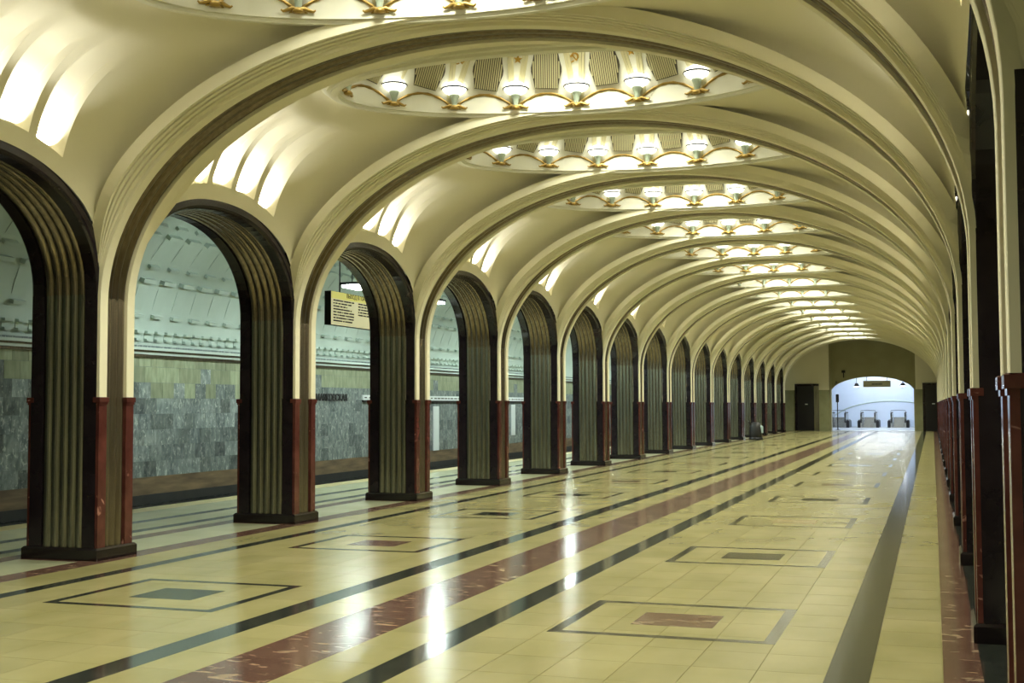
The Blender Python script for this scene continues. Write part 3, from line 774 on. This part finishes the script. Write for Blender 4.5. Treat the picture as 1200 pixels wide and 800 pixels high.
for i, (ex, lb) in enumerate([(-6.25, 'leftmost steel escalator mostly hidden by the opening edge'), (-4.25, 'middle steel escalator seen through the end opening'), (-2.25, 'rightmost steel escalator seen through the end opening')]):
    t = thing('escalator', lb, 'escalator', (ex, YEND + 11.0, 0), 0, 'escalators beyond the end opening')
    st_ = MB()
    for q in range(5): st_.box(-.36, .36, .6 + .4 * q, 1.0 + .4 * q, 0, .02 + .17 * q)
    link('steps', st_.mesh('steps', M['chrome']), t); link('comb_plate', bx(-.4, .4, -.1, .6, 0, .03).mesh('comb_plate', M['chrome']), t)
    for s in (-1, 1):
        link('balustrade', MB().box(s * .46 - .06, s * .46 + .06, .1, 2.9, 0, .92).mesh('balustrade', M['chrome']), t)
        pts = [(s * .46, 2.9, 1.02), (s * .46, .25, 1.02), (s * .46, .08, .98), (s * .46, 0, .85), (s * .46, .0, .55), (s * .46, .1, .35)]
        link('handrail', MB().tube(pts, .055, 8).mesh('handrail', M['rubber']), t)
        link('skirt', MB().box(s * .62 - .10, s * .62 + .10, .2, 2.9, 0, .55, b=.1).mesh('skirt', M['iron']), t)
    link('barrier_arch', MB().tube([(-.5, .3, .9), (-.48, .3, 1.18), (0, .3, 1.2), (.48, .3, 1.18), (.5, .3, .9)], .02, 6).mesh('barrier_arch', M['iron']), t)
hb = thing('hanging_sign', 'olive hanging sign in the end opening above the escalators', 'sign', (-3.25, YEND + 2.0, 2.68))
link('panel', bx(-.82, .82, -.05, .05, 0, .40).mesh('panel', M['endwall']), hb)
pm_ = MB()
for i in range(9): pm_.box(-.30 + .07 * i, -.25 + .07 * i, -.055, -.05, .15, .22)
link('print_marks', pm_.mesh('print_marks', M['ink']), hb)
for s in (-.6, .6): link('hanger', MB().tube([(s, 0, .4), (s, 0, 1.7)], .015).mesh('hanger', M['iron']), hb)
for x, lb in ((-4.55, 'left spot lamp hanging beside the end opening sign'), (-1.75, 'right spot lamp hanging beside the end opening sign')):
    t = thing('spot_lamp', lb, 'lamp', (x, YEND + 3.5, 2.75), 0, 'spot lamps in the escalator hall')
    link('shade', MB().lathe([(.06, .22), (.10, .18), (.18, .0), (.16, .0), (.05, .17)], 14).mesh('shade', M['iron'], True), t)
    link('bulb', MB().lathe([(.001, -.04), (.10, -.02), (.15, .02), (.1, .05)], 14).mesh('bulb', M['endlamp'], True), t)
    link('hanger', MB().tube([(0, 0, .2), (0, 0, 1.5)], .015).mesh('hanger', M['iron']), t)
for i in range(5):
    y = EY0 + 1.6 + 2.6 * i
    t = thing('hall_fill_tube', f'{ORD[i]} unseen long white fill tube of the escalator hall from the opening', 'lamp', (EXC, y, 4.30), 0, 'unseen fill tubes of the escalator hall')  # out of view above the opening, added to brighten the escalator hall
    link('tray', bx(-1.6, 1.6, -.12, .12, .04, .12).mesh('tray', M['paper']), t); link('tube', MB().tube([(-1.55, 0, 0), (1.55, 0, 0)], .045, 8).mesh('tube', M['endlamp']), t)
t = thing('signal_post', 'thin black post with dark head just inside the end opening', 'post', (-5.62, YEND + 1.6, 0))
link('pole', MB().tube([(0, 0, 0), (0, 0, 1.9)], .03).mesh('pole', M['iron']), t); link('head', MB().box(-.09, .09, -.07, .07, 1.75, 2.25, b=.03).mesh('head', M['iron']), t); link('foot', MB().lathe([(.001, .03), (.14, .03), (.16, 0)], 14).mesh('foot', M['iron']), t)
t = thing('loudspeaker', 'small dark loudspeaker on the olive wall above the opening', 'loudspeaker', (-5.15, YEND + .52, 3.55))
link('case', bx(-.11, .11, -.1, .06, 0, .16, b=.02).mesh('case', M['iron']), t); link('bracket', bx(-.03, .03, -.02, .07, -.3, 0).mesh('bracket', M['iron']), t)
t = thing('camera_unit', 'small dark surveillance camera at the left edge of the end opening', 'camera', (-5.6, YEND + .52, 2.85))
link('body', MB().tube([(0, -.3, .02), (0, .0, .08)], .06, 10).mesh('body', M['iron']), t); link('arm', MB().tube([(0, 0, .08), (0, .07, .2)], .02, 6).mesh('arm', M['iron']), t)

# ------------------------------------------------------------------ cleaning machine
t = thing('floor_cleaner', 'black rounded floor cleaning machine with pale blue side by a far left column', 'machine', (-7.72, 57.6, 0), .3)
bd_ = MB().lathe([(.001, .82), (.12, .81), (.22, .74), (.28, .58), (.30, .35), (.29, .14), (.26, .10), (.001, .10)], 18)
link('tank', bd_.mesh('tank', M['rubber'], True), t)
link('side_panel', MB().box(.12, .31, -.20, .14, .32, .66, b=.05).mesh('side_panel', M['bluepanel']), t)
link('brush_deck', MB().lathe([(.001, .12), (.30, .12), (.33, .06), (.33, .0), (.001, .0)], 18).mesh('brush_deck', M['iron']), t)
link('handle', MB().tube([(-.2, .1, .6), (-.3, .15, .85), (-.3, -.1, .85), (-.2, -.1, .6)], .02, 6).mesh('handle', M['iron']), t)

# ------------------------------------------------------------------ right platform and hall behind the camera
tag(link('wall_back', bx(-15.2, 8, YBACK - .2, YBACK, -1, 6.3).mesh('wall_back', M['plaster'])), 'plain cream wall closing the hall behind the viewer', kind='structure')
tag(link('wall_far_right', bx(7.2, 7.4, YBACK, YEND, -1, 4).mesh('wall_far_right', M['slab2'])), 'grey marble wall beyond the right platform', kind='structure')
tag(link('ceiling', MB().grid([[(4.1 + 3.1 * math.cos(PI * i / 24), y, 2.8 + 3.05 * math.sin(PI * i / 24)) for y in (YBACK, YEND)] for i in range(13)] + [[(1.12, y, 5.85) for y in (YBACK, YEND)]]).mesh('platform_vault_right', M['platvault'], True)), 'pale vault over the right platform', kind='structure')
